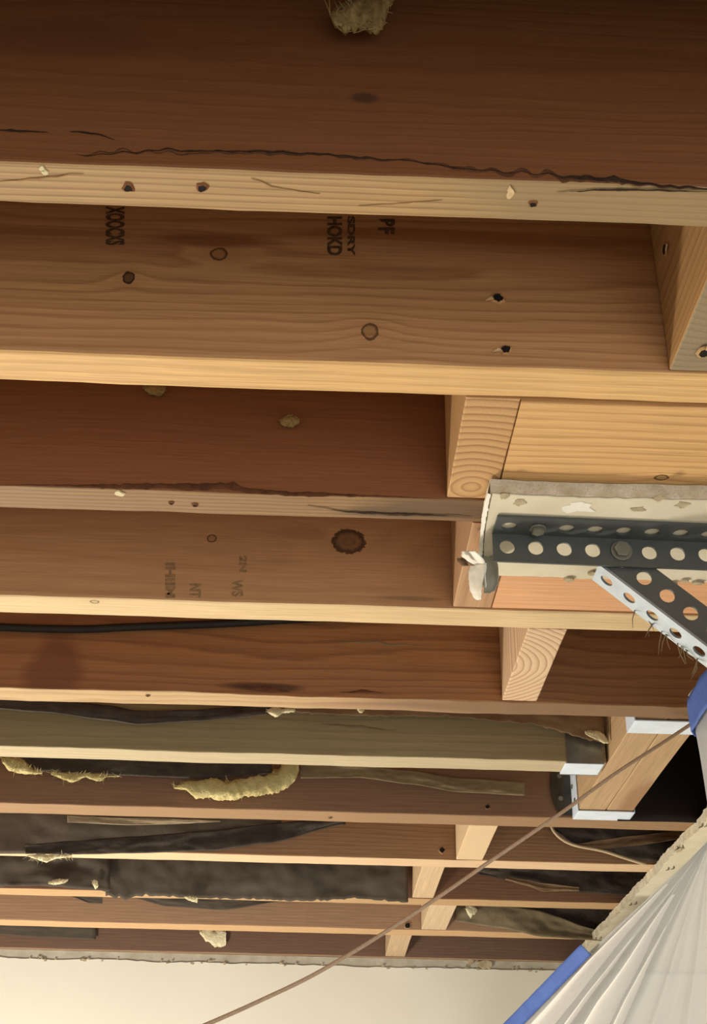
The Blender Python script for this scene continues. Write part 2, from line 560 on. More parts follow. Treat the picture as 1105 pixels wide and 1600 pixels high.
def streak_under(parent, pxs, mat, name='resin_streak'):
    mb = MB(); pts = []; dense = []
    for (a, b) in zip(pxs[:-1], pxs[1:]):
        k = max(2, int(abs(b[0] - a[0]) / 6))
        dense += [tuple(a[j] + (b[j] - a[j]) * q / k for j in range(3)) for q in range(k)]
    dense.append(pxs[-1])
    nd = len(dense)
    for i, (x, v, wd) in enumerate(dense):
        tp = min(1, 3 * i / nd, 3 * (nd - 1 - i) / nd)
        ww = wd * (.5 + .9 * abs(noise.noise((x * .08, 3, v * .02)))) * tp + .1
        j1 = noise.noise((x * .05, 5, 1)) * 1.5
        for q, d in ((-1, .0), (0, .0004), (1, .0)):
            pts.append(P(x, v + j1 + q * ww * .5, H - .0006 - d))
    mb.quad_grid(pts, nd, 3)
    return part(mb, name, M[mat], parent)


def loc(x, v, i, bottom=False):
    """pixel on the face (or underside) of joist i -> joist-local point"""
    p = P(x, v) if bottom else Q(x, v, YN[i])
    return tuple(p - Vector((0, YN[i], H)))


JM = {}
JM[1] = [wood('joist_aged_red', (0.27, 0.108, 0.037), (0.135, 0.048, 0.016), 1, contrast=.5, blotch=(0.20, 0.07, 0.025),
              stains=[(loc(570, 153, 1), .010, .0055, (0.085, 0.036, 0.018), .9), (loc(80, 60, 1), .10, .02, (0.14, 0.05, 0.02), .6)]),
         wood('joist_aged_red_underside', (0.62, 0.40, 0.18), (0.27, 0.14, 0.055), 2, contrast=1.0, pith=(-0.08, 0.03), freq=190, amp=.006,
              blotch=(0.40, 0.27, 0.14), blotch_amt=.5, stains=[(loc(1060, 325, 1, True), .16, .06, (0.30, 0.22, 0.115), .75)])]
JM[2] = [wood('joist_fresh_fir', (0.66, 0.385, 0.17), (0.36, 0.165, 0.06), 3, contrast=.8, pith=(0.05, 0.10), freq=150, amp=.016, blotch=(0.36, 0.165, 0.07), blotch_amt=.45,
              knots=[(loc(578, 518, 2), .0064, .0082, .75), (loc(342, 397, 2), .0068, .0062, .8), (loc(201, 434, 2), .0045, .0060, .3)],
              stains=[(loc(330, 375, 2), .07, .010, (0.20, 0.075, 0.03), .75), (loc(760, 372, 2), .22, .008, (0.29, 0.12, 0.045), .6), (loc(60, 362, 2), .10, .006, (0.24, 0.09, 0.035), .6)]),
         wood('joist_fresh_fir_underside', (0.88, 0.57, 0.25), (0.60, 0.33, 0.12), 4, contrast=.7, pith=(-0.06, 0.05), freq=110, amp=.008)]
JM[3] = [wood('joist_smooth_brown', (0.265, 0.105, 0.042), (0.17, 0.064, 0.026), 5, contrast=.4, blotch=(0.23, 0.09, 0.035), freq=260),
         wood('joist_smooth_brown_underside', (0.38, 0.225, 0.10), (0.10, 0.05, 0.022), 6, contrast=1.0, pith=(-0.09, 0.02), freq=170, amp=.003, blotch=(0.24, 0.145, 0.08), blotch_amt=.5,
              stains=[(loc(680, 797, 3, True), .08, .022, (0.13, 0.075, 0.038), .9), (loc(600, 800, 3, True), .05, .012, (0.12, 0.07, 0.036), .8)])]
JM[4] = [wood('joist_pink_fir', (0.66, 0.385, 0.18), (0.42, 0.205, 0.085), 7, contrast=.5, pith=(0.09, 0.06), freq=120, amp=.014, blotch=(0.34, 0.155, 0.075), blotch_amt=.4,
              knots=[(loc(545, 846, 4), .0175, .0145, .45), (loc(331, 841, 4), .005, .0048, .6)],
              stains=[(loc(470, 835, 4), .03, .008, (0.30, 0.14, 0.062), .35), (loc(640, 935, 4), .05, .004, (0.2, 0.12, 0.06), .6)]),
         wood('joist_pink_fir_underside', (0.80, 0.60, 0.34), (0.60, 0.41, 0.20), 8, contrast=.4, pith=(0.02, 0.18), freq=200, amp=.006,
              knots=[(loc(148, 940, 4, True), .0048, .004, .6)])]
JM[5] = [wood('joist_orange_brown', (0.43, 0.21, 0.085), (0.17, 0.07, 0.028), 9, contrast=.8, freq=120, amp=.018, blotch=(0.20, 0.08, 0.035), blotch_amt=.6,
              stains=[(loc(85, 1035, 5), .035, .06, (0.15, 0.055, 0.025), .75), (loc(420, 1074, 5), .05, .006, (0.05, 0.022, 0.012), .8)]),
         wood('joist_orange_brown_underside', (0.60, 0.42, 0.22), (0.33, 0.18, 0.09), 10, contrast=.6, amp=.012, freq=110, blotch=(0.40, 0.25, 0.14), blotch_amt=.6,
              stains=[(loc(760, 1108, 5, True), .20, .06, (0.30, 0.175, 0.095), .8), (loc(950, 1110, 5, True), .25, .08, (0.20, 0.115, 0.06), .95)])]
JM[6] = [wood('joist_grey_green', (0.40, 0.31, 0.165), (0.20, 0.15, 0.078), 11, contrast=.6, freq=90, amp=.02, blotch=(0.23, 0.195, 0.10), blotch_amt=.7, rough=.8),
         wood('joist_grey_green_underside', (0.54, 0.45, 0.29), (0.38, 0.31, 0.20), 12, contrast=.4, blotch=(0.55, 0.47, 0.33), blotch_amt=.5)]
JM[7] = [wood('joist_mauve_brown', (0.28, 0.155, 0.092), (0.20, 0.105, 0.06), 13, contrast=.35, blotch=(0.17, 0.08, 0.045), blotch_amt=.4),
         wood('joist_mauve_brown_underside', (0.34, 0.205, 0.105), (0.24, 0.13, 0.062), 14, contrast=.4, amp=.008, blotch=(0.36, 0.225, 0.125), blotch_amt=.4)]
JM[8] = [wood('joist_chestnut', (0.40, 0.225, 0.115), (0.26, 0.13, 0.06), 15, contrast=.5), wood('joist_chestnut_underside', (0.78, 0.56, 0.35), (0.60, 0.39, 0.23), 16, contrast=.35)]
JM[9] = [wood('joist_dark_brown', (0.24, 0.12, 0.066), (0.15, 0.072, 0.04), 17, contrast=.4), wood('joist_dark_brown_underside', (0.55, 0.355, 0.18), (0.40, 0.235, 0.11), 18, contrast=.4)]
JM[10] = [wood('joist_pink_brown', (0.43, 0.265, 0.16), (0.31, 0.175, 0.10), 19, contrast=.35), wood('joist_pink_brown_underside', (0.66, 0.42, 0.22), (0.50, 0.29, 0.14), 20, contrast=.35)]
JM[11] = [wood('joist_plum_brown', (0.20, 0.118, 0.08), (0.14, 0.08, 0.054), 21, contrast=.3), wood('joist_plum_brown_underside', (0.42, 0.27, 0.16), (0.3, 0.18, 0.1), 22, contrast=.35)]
XH0, XH1 = 0.374, 0.452          # header between joists 5 and 7; joist 6 stops at it
JL = {1: 'dark red-brown joist with a dark bark line, nearest, at the top',
      2: 'pale fir joist with round knots and ink stamps, second from the top',
      3: 'smooth dark joist with ribbed grey underside, running behind the drywall scrap',
      4: 'pinkish fir joist with one big oval knot, just below the drywall scrap',
      5: 'orange-brown joist with a black cable along its face',
      6: 'grey-green weathered joist ending in a metal hanger at the header',
      7: 'mauve-brown joist with yellow insulation tufts hanging before it',
      8: 'chestnut joist partly covered by a curving black paper fold',
      9: 'dark joist behind the long torn grey paper sheet',
      10: 'pinkish-brown joist, last but one before the end wall',
      11: 'plum-brown joist lying on the end wall, farthest of all'}
J = {}
for i in range(1, 12):
    x1 = XH0 - 0.003 if i == 6 else XR - 0.002
    wob = {1: .0009, 5: .0016, 6: .0010}.get(i, .0008)
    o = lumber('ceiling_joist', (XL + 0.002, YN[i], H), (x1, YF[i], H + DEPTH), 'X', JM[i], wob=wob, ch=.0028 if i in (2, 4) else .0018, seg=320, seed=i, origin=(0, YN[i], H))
    J[i] = tag(o, JL[i], 'joist', 'ceiling joists')

DN = Vector((0, 0, -1)); FR = Vector((0, -1, 0))
for (x, v, r) in ((201, 292, .0026), (316, 292, .0026), (833, 317, .0020)):
    nail_hole(J[1], P(x, v), DN, r)
mb = MB(); c = P(797, 299)
mb.prism([c + Vector((cos(t * pi / 5) * .0045 * rnd.uniform(.3, .8), sin(t * pi / 5) * .006 * rnd.uniform(.4, 1.2), -.0001)) for t in range(10)], Vector((0, 0, -.0012)))
part(mb, 'torn_fibre', M['splinter'], J[1])
for (x, v) in ((66, 262), (70, 268)):
    mb = MB(); c = P(x, v)
    mb.prism([c + Vector((cos(t * pi / 4) * .0022 * rnd.uniform(.6, 1.2), sin(t * pi / 4) * .002, -.0001)) for t in range(8)], Vector((0, 0, -.001)))
    part(mb, 'plaster_speck', M['pale_fibre'], J[1])
nail_hole(J[2], Q(778, 467, YN[2]), FR, .0034, True)
nail_hole(J[2], Q(790, 547, YN[2]), FR, .0034, True)
nail_hole(J[3], P(268, 785), DN, .0016); nail_hole(J[3], P(305, 788), DN, .0020)
mb = MB(); c = P(187, 770)
mb.prism([c + Vector((cos(t * pi / 4) * .004 * rnd.uniform(.5, 1.2), sin(t * pi / 4) * .005 * rnd.uniform(.5, 1.2), -.0001)) for t in range(8)], Vector((0, 0, -.0015)))
part(mb, 'plaster_speck', M['pale_fibre'], J[3])
nail_hole(J[8], Q(691, 1328, YN[8]), FR, .0045)
nail_hole(J[10], Q(637, 1446, YN[10]), FR, .0055)
nail_hole(J[7], Q(762, 1261, YN[7]), FR, .003)
nail_hole(J[5], P(231, 1086), DN, .002); nail_hole(J[7], P(516, 1277), DN, .0022)

y1 = YN[1]
M['resin'] = plain('brown_resin', (0.36, 0.205, 0.09), 0.8, col2=(0.30, 0.16, 0.065), scale=120, bump=0.2)
streak_under(J[1], [(-10, 285, 2), (60, 279, 4), (95, 275, 3), (130, 273, 2)], 'resin')
streak_under(J[1], [(392, 280, 4), (405, 283, 5), (425, 292, 4), (440, 295, 3), (500, 303, 2)], 'resin')
streak_under(J[1], [(560, 322, 2), (620, 318, 3), (690, 314, 2)], 'resin')
streak_under(J[1], [(870, 301, 3), (930, 297, 5), (1010, 297, 4), (1120, 300, 5)], 'bark')
streak_under(J[3], [(480, 790, 2), (540, 800, 3), (620, 804, 5), (700, 806, 4), (735, 808, 2)], 'bark')
M['bark_soft'] = plain('reddish_bark_stain', (0.13, 0.052, 0.022), 0.95, col2=(0.075, 0.03, 0.014), scale=90, bump=0.5)
streak(J[1], [(120, 241, 16), (200, 238, 18), (300, 238, 7), (500, 243, 7), (640, 252, 8), (760, 266, 12), (900, 277, 20), (1000, 287, 16), (1150, 298, 14)], y1 + .0004, 1, mat='bark_soft')
streak(J[1], [(-20, 202, 5), (75, 206, 5)], y1, 1)
streak(J[1], [(108, 205, 6), (150, 208, 4), (180, 219, 4)], y1, 1)
streak(J[1], [(130, 243, 7), (190, 240, 9), (260, 233, 6), (340, 236, 4), (420, 237, 5), (520, 243, 5), (620, 250, 4), (730, 263, 6), (830, 271, 6)], y1, 1)
streak(J[1], [(820, 270, 5), (900, 276, 12), (960, 281, 12), (1010, 287, 7), (1070, 293, 10), (1150, 297, 8)], y1, 1)
streak(J[3], [(-10, 757, 9), (180, 760, 10), (330, 760, 14), (365, 759, 16), (385, 766, 12), (440, 771, 12), (560, 774, 10), (690, 779, 7)], YN[3], 1, mat='bark_soft', jit=.15)
streak(J[5], [(370, 1072, 8), (420, 1077, 12), (455, 1082, 5)], YN[5], 1, mat='bark_soft', jit=.3)
streak(J[5], [(530, 1081, 3), (565, 1080, 8), (600, 1083, 3)], YN[5], 1, mat='bark_soft', jit=.3)
streak(J[5], [(500, 1000, 3), (560, 1003, 5), (620, 1007, 5), (680, 1010, 2)], YN[5], 1, mat='tan_paper', name='glue_residue')
streak(J[6], [(500, 1131, 5), (560, 1136, 9), (620, 1142, 4)], YN[6], 1, mat='tan_paper', jit=.3)

# inked grade stamps (upright lines of small marks), printed on the faces
FONT_N = [0]


def stamp(parent, text, px, v0, v1, width_px, y, mat):
    """vertical line of stamped characters between image rows v0 and v1 at column px"""
    cu = bpy.data.curves.new('stamp_text', 'FONT')
    cu.body = text
    cu.align_x = 'LEFT'
    cu.offset = 0.05
    tmp = bpy.data.objects.new('tmp', cu)
    COL.objects.link(tmp)
    dg = bpy.context.evaluated_depsgraph_get()
    me = bpy.data.meshes.new_from_object(tmp.evaluated_get(dg))
    bpy.data.objects.remove(tmp)
    xs = [v.co.x for v in me.vertices]; ys = [v.co.y for v in me.vertices]
    x0, x1_, y0, y1_ = min(xs), max(xs), min(ys), max(ys)
    mb = MB()
    vs = []
    for v in me.vertices:
        s = (v.co.x - x0) / (x1_ - x0); t = (v.co.y - y0) / (y1_ - y0)
        row = v0 + (v1 - v0) * s
        vs.append(Q(px + (row - v0) * 0.0 + width_px * (t - 0.5), row, y - 0.0004))
    mb.v = [tuple(p) for p in vs]
    mb.f = [tuple(p.vertices) for p in me.polygons]
    mb.m = [0] * len(mb.f)
    bpy.data.meshes.remove(me)
    return part(mb, 'grade_stamp', M[mat], parent)


stamp(J[2], 'XOOCXS', 180, 322, 383, 30, YN[2], 'ink')
stamp(J[2], 'HOKD', 523, 338, 399, 24, YN[2], 'ink')
stamp(J[2], 'SDRY', 549, 338, 400, 12, YN[2], 'ink')
stamp(J[2], 'BF', 604, 342, 366, 26, YN[2], 'ink')
stamp(J[4], 'IHIIM', 266, 879, 934, 16, YN[4], 'ink_pale')
stamp(J[4], 'NT', 305, 912, 934, 18, YN[4], 'ink_pale')
stamp(J[4], 'WS', 371, 905, 932, 18, YN[4], 'ink_pale')
stamp(J[4], '2N', 380, 868, 894, 12, YN[4], 'ink_pale')

# ------------------------------------------------------------------ blocking between the joists
def bmat(name, seed, end_grain, light=FRESH_L, dark=FRESH_D, pith=(0.02, 0.03), freq=150, contrast=.75, **k):
    if end_grain:
        return wood(name, light, dark, seed, axis='Z', pith=pith, freq=freq, contrast=contrast, amp=.004, fibre=.2, **k)
    return wood(name, light, dark, seed, axis='Y', pith=(.05, .09), freq=freq, contrast=contrast, amp=.008, **k)


def block(i, x0, x1, mat, label, seed):
    o = lumber('blocking', (x0, YF[i] + .0025, H + .0012), (x1, YN[i + 1] - .0025, H + .165), 'Y', [mat], wob=.0004, ch=.0012, seg=14, seed=seed) if not isinstance(mat, list) else lumber('blocking', (x0, YF[i] + .0025, H + .0012), (x1, YN[i + 1] - .0025, H + .165), 'Y', mat, wob=.0004, ch=.0012, seg=14, seed=seed)
    return tag(o, label, 'wood block', 'blocking between the joists')


B12 = block(1, 0.243, 0.283, [bmat('block_weathered', 41, False, (0.56, 0.33, 0.135), (0.32, 0.16, 0.065)), bmat('block_weathered_underside', 49, True, (0.34, 0.265, 0.165), (0.20, 0.15, 0.09), contrast=.5)], 'honey-coloured wood block cut off by the frame between the two nearest joists', 1)
nail_hole(B12, Vector((0.243, Q(1028, 390, YN[2] - .03).y, Q(1028, 390, YN[2] - .03).z)), (-1, 0, 0), .004, True)
nail_hole(B12, P(1101, 550), DN, .004, True)
B23 = block(2, 0.101, 0.142, bmat('block_end_grain', 42, True, (0.66, 0.40, 0.185), (0.30, 0.14, 0.05), pith=(.018, .128), freq=110, contrast=.9), 'wood block with curved end-grain rings above the drywall scrap corner', 2)
B34 = block(3, 0.1275, 0.1655, bmat('block_pinkish', 43, False, (0.60, 0.36, 0.20), (0.42, 0.22, 0.11)), 'pinkish wood block beside the torn drywall flap', 3)
B45 = block(4, 0.209, 0.249, bmat('block_end_grain_pale', 44, True, (0.78, 0.57, 0.37), (0.32, 0.16, 0.08), pith=(-.045, .10), freq=125, contrast=.9), 'pale block with wavy end-grain rings between the knotted joist and cable joist', 4)
B78 = block(7, 0.2275, 0.2705, bmat('block_cream', 45, True, (0.74, 0.56, 0.35), (0.48, 0.30, 0.16), pith=(.02, -.02), freq=170, contrast=.5), 'cream block just left of the hanging cord, first beyond the header', 5)
B89 = block(8, 0.176, 0.214, bmat('block_tan', 46, False, (0.70, 0.52, 0.32), (0.55, 0.37, 0.2), contrast=.35), 'tan block at the right end of the torn grey paper', 6)
B910 = block(9, 0.213, 0.262, bmat('block_tan_b', 47, False, (0.72, 0.55, 0.36), (0.55, 0.37, 0.2), contrast=.3), 'short pale block crossed by the cord at its left corner', 7)
B1011 = block(10, 0.157, 0.199, bmat('block_tan_c', 48, False, (0.66, 0.48, 0.30), (0.5, 0.33, 0.2), contrast=.3), 'small pale block touching the last joist above the end wall', 8)

# flat backing boards that carry the drywall scrap
fb = wood('backing_board_fir', (0.84, 0.52, 0.225), (0.48, 0.235, 0.08), 51, contrast=.8, pith=(-.06, .09), freq=120, amp=.010,
          knots=[((P(1034, 747).x - .1428, P(1034, 747).y - (YF[2] + .006), 0), .006, .0045, .55)])
o = lumber('backing_board', (0.1428, YF[2] + .006, H + .0006), (0.95, YN[3] - .002, H + .038), 'X', [fb], wob=.0005, ch=.0015, seg=40, seed=12)
tag(o, 'light fir board lying flat just above the drywall scrap', 'board', 'flat backing boards')
fb2 = wood('backing_board_pink', (0.84, 0.46, 0.24), (0.66, 0.32, 0.15), 52, contrast=.4, pith=(.03, .16), freq=120, amp=.008)
o = lumber('backing_board', (0.1662, YF[3] + .002, H + .0006), (0.95, YN[4] - .003, H + .038), 'X', [fb2], wob=.0005, ch=.0015, seg=40, seed=13)
tag(o, 'salmon-coloured board lying flat just below the drywall scrap', 'board', 'flat backing boards')

# doubled header with its two plies
hd = empty('header_beam', ((XH0 + XH1) / 2, YF[5], H), 'wide pale doubled header between two shiny hanger plates', 'header beam')
hm = wood('header_fir', (0.55, 0.375, 0.215), (0.38, 0.235, 0.115), 53, axis='Y', contrast=.5, pith=(.02, .1), freq=120, amp=.012, blotch=(0.45, 0.29, 0.15), blotch_amt=.4,
          stains=[((.03, .30, .0), .10, .02, (0.26, 0.13, 0.06), .7)])
for k, (xa, xb) in enumerate(((XH0, XH0 + .0385), (XH0 + .0395, XH1))):
    o = lumber('ply', (xa, YF[5] + .002, H + .001), (xb, YN[7] - .002, H + .165), 'Y', [hm], wob=.0005, ch=.0015, seg=20, seed=20 + k, origin=Vector(hd.location))
    o.parent = hd
    o.location = (0, 0, 0)


# ------------------------------------------------------------------ joist hangers
def hanger(name_label, x0, x1, y0, y1, up_sides, flange_on, plate_along='Y'):
    """U-shaped galvanised hanger: seat under the timber, upright sides, nail heads"""
    e = empty('joist_hanger', ((x0 + x1) / 2, (y0 + y1) / 2, H - .002), name_label, 'joist hanger', 'galvanised joist hangers')
    mb = MB(); mb.box((x0, y0, H - .0022), (x1, y1, H - .0004))
    part(mb, 'seat_plate', M['hanger'], e, bevel=.0006)
    hgt = .085
    if plate_along == 'Y':
        for xs, s in ((x0, -1), (x1, 1)):
            mb = MB(); mb.box((xs - (.0016 if s < 0 else -.0002), y0, H - .0021), (xs + (-.0002 if s < 0 else .0016), y1, H + hgt))
            sp = part(mb, 'side_plate', M['hanger'], e)
            for k in range(3):
                nail(sp, Vector((xs + s * .0017, (y0 + y1) / 2 + (.006 if k % 2 else -.006), H + .018 + .024 * k)), Vector((s, 0, 0)))
        for fx in flange_on:
            # face flange with rounded end nailed to the carrying joist
            s = -1 if fx < (x0 + x1) / 2 else 1
            yy = y1 if up_sides > 0 else y0
            mb = MB()
            pts = []
            w_ = .030
            for t in range(9):
                an = -pi / 2 + pi * t / 8
                pts.append(Vector((fx + s * (w_ * .45 + w_ * .55 * cos(an)), yy, H + .046 + .042 * sin(an))))
            pts += [Vector((fx, yy, H + .088)), Vector((fx, yy, H + .004))]
            mb.prism(pts, Vector((0, -.0016 * up_sides, 0)))
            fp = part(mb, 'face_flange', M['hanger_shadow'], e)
            for k in range(2):
                nail(fp, Vector((fx + s * .016, yy - .0017 * up_sides, H + .028 + .034 * k)), Vector((0, -up_sides, 0)))
    else:
        for ys, s in ((y0, -1), (y1, 1)):
            mb = MB(); mb.box((x0 + .002, ys - (.0022 if s < 0 else -.0012), H - .0021), (x1, ys + (-.0012 if s < 0 else .0022), H + hgt))
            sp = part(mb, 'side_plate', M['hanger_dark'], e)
            for k in range(3):
                nail(sp, Vector(((x0 + x1) / 2 + (.010 if k % 2 else -.010), ys + s * .0023, H + .018 + .024 * k)), Vector((0, s, 0)))
    return e


def nail(parent, c, nrm):
    u = nrm.cross(Vector((.2, .3, 1))).normalized(); w = nrm.cross(u)
    mb = MB()
    mb.prism([c + (u * cos(2 * pi * k / 10) + w * sin(2 * pi * k / 10)) * .0035 for k in range(10)], nrm * .0012)
    part(mb, 'nail_head', M['bolt'], parent)


hanger('bright hanger plate under the header end at the cable joist', XH0 - .0005, XH1 + .0005, YF[5] + .003, YF[5] + .045, -1, [XH0 - .002])
hanger('bright hanger plate under the header end at the mauve-brown joist', XH0 - .0005, XH1 + .0005, YN[7] - .043, YN[7] - .002, 1, [XH0 - .002])
hanger('small hanger plate under the sawn end of the grey-green joist', 0.318, XH0 - .006, YN[6] + .0005, YF[6] + .0005, 0, [], 'X')

# ------------------------------------------------------------------ drywall scrap with the perforated angle
ZD = H - .0135
dw = empty('drywall_scrap', (0.35, 0.96, H - .013), 'cream drywall scrap with torn left end under the perforated steel angle', 'drywall')
x0, x1, ya, yb = 0.133, 0.80, 0.8885, 1.036
n = 90
loop = []
for i in range(n + 1):
    x = x0 + (x1 - x0) * i / n
    loop.append(Vector((x, ya + .0022 * noise.noise((x * 30, .3, 0)) + .0012 * noise.noise((x * 90, .7, 0)), 0)))
for i in range(n + 1):
    x = x1 - (x1 - x0 - .006) * i / n
    loop.append(Vector((x, yb + .0020 * noise.noise((x * 30, 5.3, 0)) + .0018 * noise.noise((x * 110, 3.7, 0)), 0)))
for i in range(1, 16):
    t = i / 16
    loop.append(Vector((x0 + .010 * (1 - t) * (1 - t) + .0012 * noise.noise((t * 9, 1, 0)), yb + (ya - yb) * t, 0)))
mb = MB()
mb.prism([Vector((p.x, p.y, H - .0006)) for p in loop], Vector((0, 0, ZD - H + .0012)), mi=1)
part(mb, 'gypsum_core', [M['drywall'], M['drywall_core']], dw)
mb = MB()
inset = [Vector((p.x + (.0018 if p.x < .2 else 0), p.y + (.0016 if p.y < .95 else -.0020) + .0012 * noise.noise((p.x * 150, p.y * 150, 2)), ZD + .0004)) for p in loop]
mb.prism(inset, Vector((0, 0, -.0010)))
part(mb, 'paper_face', M['drywall'], dw)
# gouges and compound smears on the face
for (x, v, w_, d_) in ((812, 785, 9, 4), (788, 775, 8, 4), (905, 792, 26, 9), (997, 795, 12, 3), (1066, 788, 12, 4), (1030, 778, 8, 4)):
    c = P(x, v, ZD - .0006)
    mb = MB()
    mb.prism([c + Vector((cos(t * pi / 6) * w_ / 1700 * rnd.uniform(.5, 1.2), sin(t * pi / 6) * d_ / 780 * rnd.uniform(.5, 1.2), 0)) for t in range(12)], Vector((0, 0, -.0006)))
    part(mb, 'compound_smear', M['mud'] if w_ < 20 else M['paper_white'], dw)
for (x, v) in ((1070, 905), (1090, 908), (1052, 910), (925, 893), (890, 903)):
    c = P(x, v, ZD - .0006)
    mb = MB()
    mb.prism([c + Vector((cos(t * pi / 4) * .005 * rnd.uniform(.5, 1.3), sin(t * pi / 4) * .004 * rnd.uniform(.4, 1.2), 0)) for t in range(8)], Vector((0, 0, -.0025)))
    part(mb, 'compound_smear', M['mud'], dw)


def flap(name, pxs, y, mat, parent, curl=.006, thick=.0008, seed=0, twist=0.0, lean=0.0):
    """torn paper flap: pxs = rows of (x_left, x_right, v); curled in depth"""
    mb = MB(); pts = []
    rows = []
    for (a, b) in zip(pxs[:-1], pxs[1:]):
        for k in range(4):
            t = k / 4
            rows.append(tuple(a[j] + (b[j] - a[j]) * t for j in range(3)))
    rows.append(pxs[-1])
    for i, (xa, xb, v) in enumerate(rows):
        t = i / (len(rows) - 1)
        for j in range(9):
            s = j / 8
            x = xa + (xb - xa) * s + (1.6 * noise.noise((v * .2, seed, s)) if j in (0, 8) else 0)
            dy = -curl * (s - .5) ** 2 * 4 - twist * (s - .5) + lean * (t - .3) + .003 * noise.noise((s * 3, t * 3, seed))
            pts.append(Q(x, v, y + dy))
    mb.quad_grid(pts, len(rows), 9)
    return part(mb, name, M[mat], parent, solid=thick, smooth=True)


flap('paper_flap', [(737, 760, 880), (733, 757, 893), (733, 754, 908), (735, 752, 922), (741, 752, 934), (746, 751, 937)], 0.985, 'paper_white', dw, .004, seed=3, twist=.034, lean=.020)
flap('paper_flap', [(750, 772, 868), (757, 778, 882), (757, 779, 897), (758, 779, 910), (757, 774, 922), (757, 764, 927)], 0.998, 'paper_grey', dw, .004, seed=5)
flap('paper_flap', [(722, 742, 861), (722, 750, 868), (728, 757, 876), (738, 760, 886), (745, 758, 900), (752, 760, 918)], 0.980, 'paper_white', dw, .003, seed=9, twist=.034, lean=.020)
flap('paper_flap', [(714, 724, 872), (716, 732, 878), (722, 742, 884)], 0.985, 'kraft', dw, .004, seed=11)


mb = MB(); pts = []
for i in range(40):
    t = i / 39
    y = ya + (yb - ya) * t * .93
    xw = x0 + .010 * t * t - .0008
    w_ = .0016 + .0016 * abs(noise.noise((t * 14, 2, 5)))
    for (dx, z) in ((0, H - .004), (-w_ * .7, H - .008), (-w_, ZD - .0006), (w_ * .6, ZD - .0016)):
        pts.append((xw + dx + .0008 * noise.noise((t * 25, z * 90, 3)), y, z))
mb.quad_grid(pts, 40, 4)
part(mb, 'torn_paper_edge', M['paper_white'], dw)


def perforated(mb, org, U, V, Nn, length, width, pitch, hole_r, t=.0022, cells=None, mi=0, v_off=0.5):
    """strip with a real hole in every cell; org + U*u + V*v, thickness along Nn"""
    nc = cells or int(length / pitch)
    per = []
    k = 6
    for i in range(k): per.append((-.5 + i / k, -.5))
    for i in range(k): per.append((.5, -.5 + i / k))
    for i in range(k): per.append((.5 - i / k, .5))
    for i in range(k): per.append((-.5, .5 - i / k))
    m_ = len(per)
    for c in range(nc):
        cu = (c + .5) * pitch
        rows = []
        for lay in (0, 1):
            out = [org + U * (cu + a * pitch) + V * (width * (.5 + b)) + Nn * (t * lay) for a, b in per]
            inn = []
            for a, b in per:
                an = math.atan2(b, a)
                inn.append(org + U * (cu + cos(an) * hole_r) + V * (width * v_off + sin(an) * hole_r) + Nn * (t * lay))
            rows.append((out, inn))
        b0 = len(mb.v)
        seq = rows[0][0] + rows[0][1] + rows[1][1] + rows[1][0]
        mb.v += [tuple(p) for p in seq]
        for ring in range(4):
            r2 = (ring + 1) % 4
            for i in range(m_):
                j = (i + 1) % m_
                mb.f.append((b0 + ring * m_ + i, b0 + ring * m_ + j, b0 + r2 * m_ + j, b0 + r2 * m_ + i))
                mb.m.append(mi)


def hexbolt(parent, c, nrm, r, hgt):
    u = nrm.cross(Vector((.1, .2, 1))).normalized(); w = nrm.cross(u)
    mb = MB()
    mb.prism([c + (u * cos(2 * pi * k / 20) + w * sin(2 * pi * k / 20)) * r * 1.25 for k in range(20)], nrm * hgt * .35)
    mb.prism([c + nrm * hgt * .35 + (u * cos(pi * k / 3) + w * sin(pi * k / 3)) * r for k in range(6)], nrm * hgt * .65)
    return part(mb, 'bolt_head', M['bolt'], parent, bevel=.0004)


PIT = 0.0245
ZA = ZD - .0012
A0 = P(769, 832, ZA); A1 = P(1105, 846, ZA)
U = (A1 - A0).normalized()
VH = Vector((U.y, -U.x, 0))             # towards the camera
ang = empty('perforated_angle', A0, 'dark horizontal steel angle with two rows of holes, bolted to the drywall', 'steel angle')
mb = MB(); perforated(mb, A0 + Vector((0, 0, -.0024)), U, VH, Vector((0, 0, 1)), .55, .031, PIT, .0068, cells=23)
part(mb, 'top_flange', M['angle_steel'], ang)
mb = MB(); perforated(mb, A0 + VH * .0 + Vector((0, 0, -.0002)), U, Vector((0, 0, -1)), VH, .55, .0285, PIT, .0066, cells=23)
part(mb, 'face_flange', M['angle_steel'], ang)
hexbolt(ang, A0 + U * PIT * 1.5 + VH * .0155 + Vector((0, 0, -.0025)), Vector((0, 0, -1)), .0058, .005)
hexbolt(ang, A0 + U * PIT * 4.5 + Vector((0, 0, -.0145)) + VH * .0022, VH, .0075, .006)

# diagonal strut
ys = A0.y + .0045
S0 = Q(958, 866, ys); S1 = Q(1080, 958, ys)
D = (S1 - S0).normalized()
PW = Vector((-D.z, 0, D.x)); PW = PW if PW.z > 0 else -PW   # in plane, up-right
st = empty('diagonal_strut', S0, 'diagonal perforated steel strut with a bright lower flange', 'steel strut')
W2 = .0285
pit2 = (Q(1080, 958, ys) - Q(1007, 903, ys)).length / 2
t0 = (Q(1007, 903, ys) - S0).dot(D)
org = S0 + D * (t0 - pit2 * 1.5) - PW * (W2 * .5)
mb = MB(); perforated(mb, org, D, PW, Vector((0, 1, 0)), .4, W2, pit2, .0066, cells=10)
part(mb, 'face_flange', M['angle_steel'], st)
mb = MB(); perforated(mb, org, D, Vector((0, 1, 0)), -PW, .4, W2, pit2, .0060, cells=10)
part(mb, 'lower_flange', M['strut_steel_lit'], st)
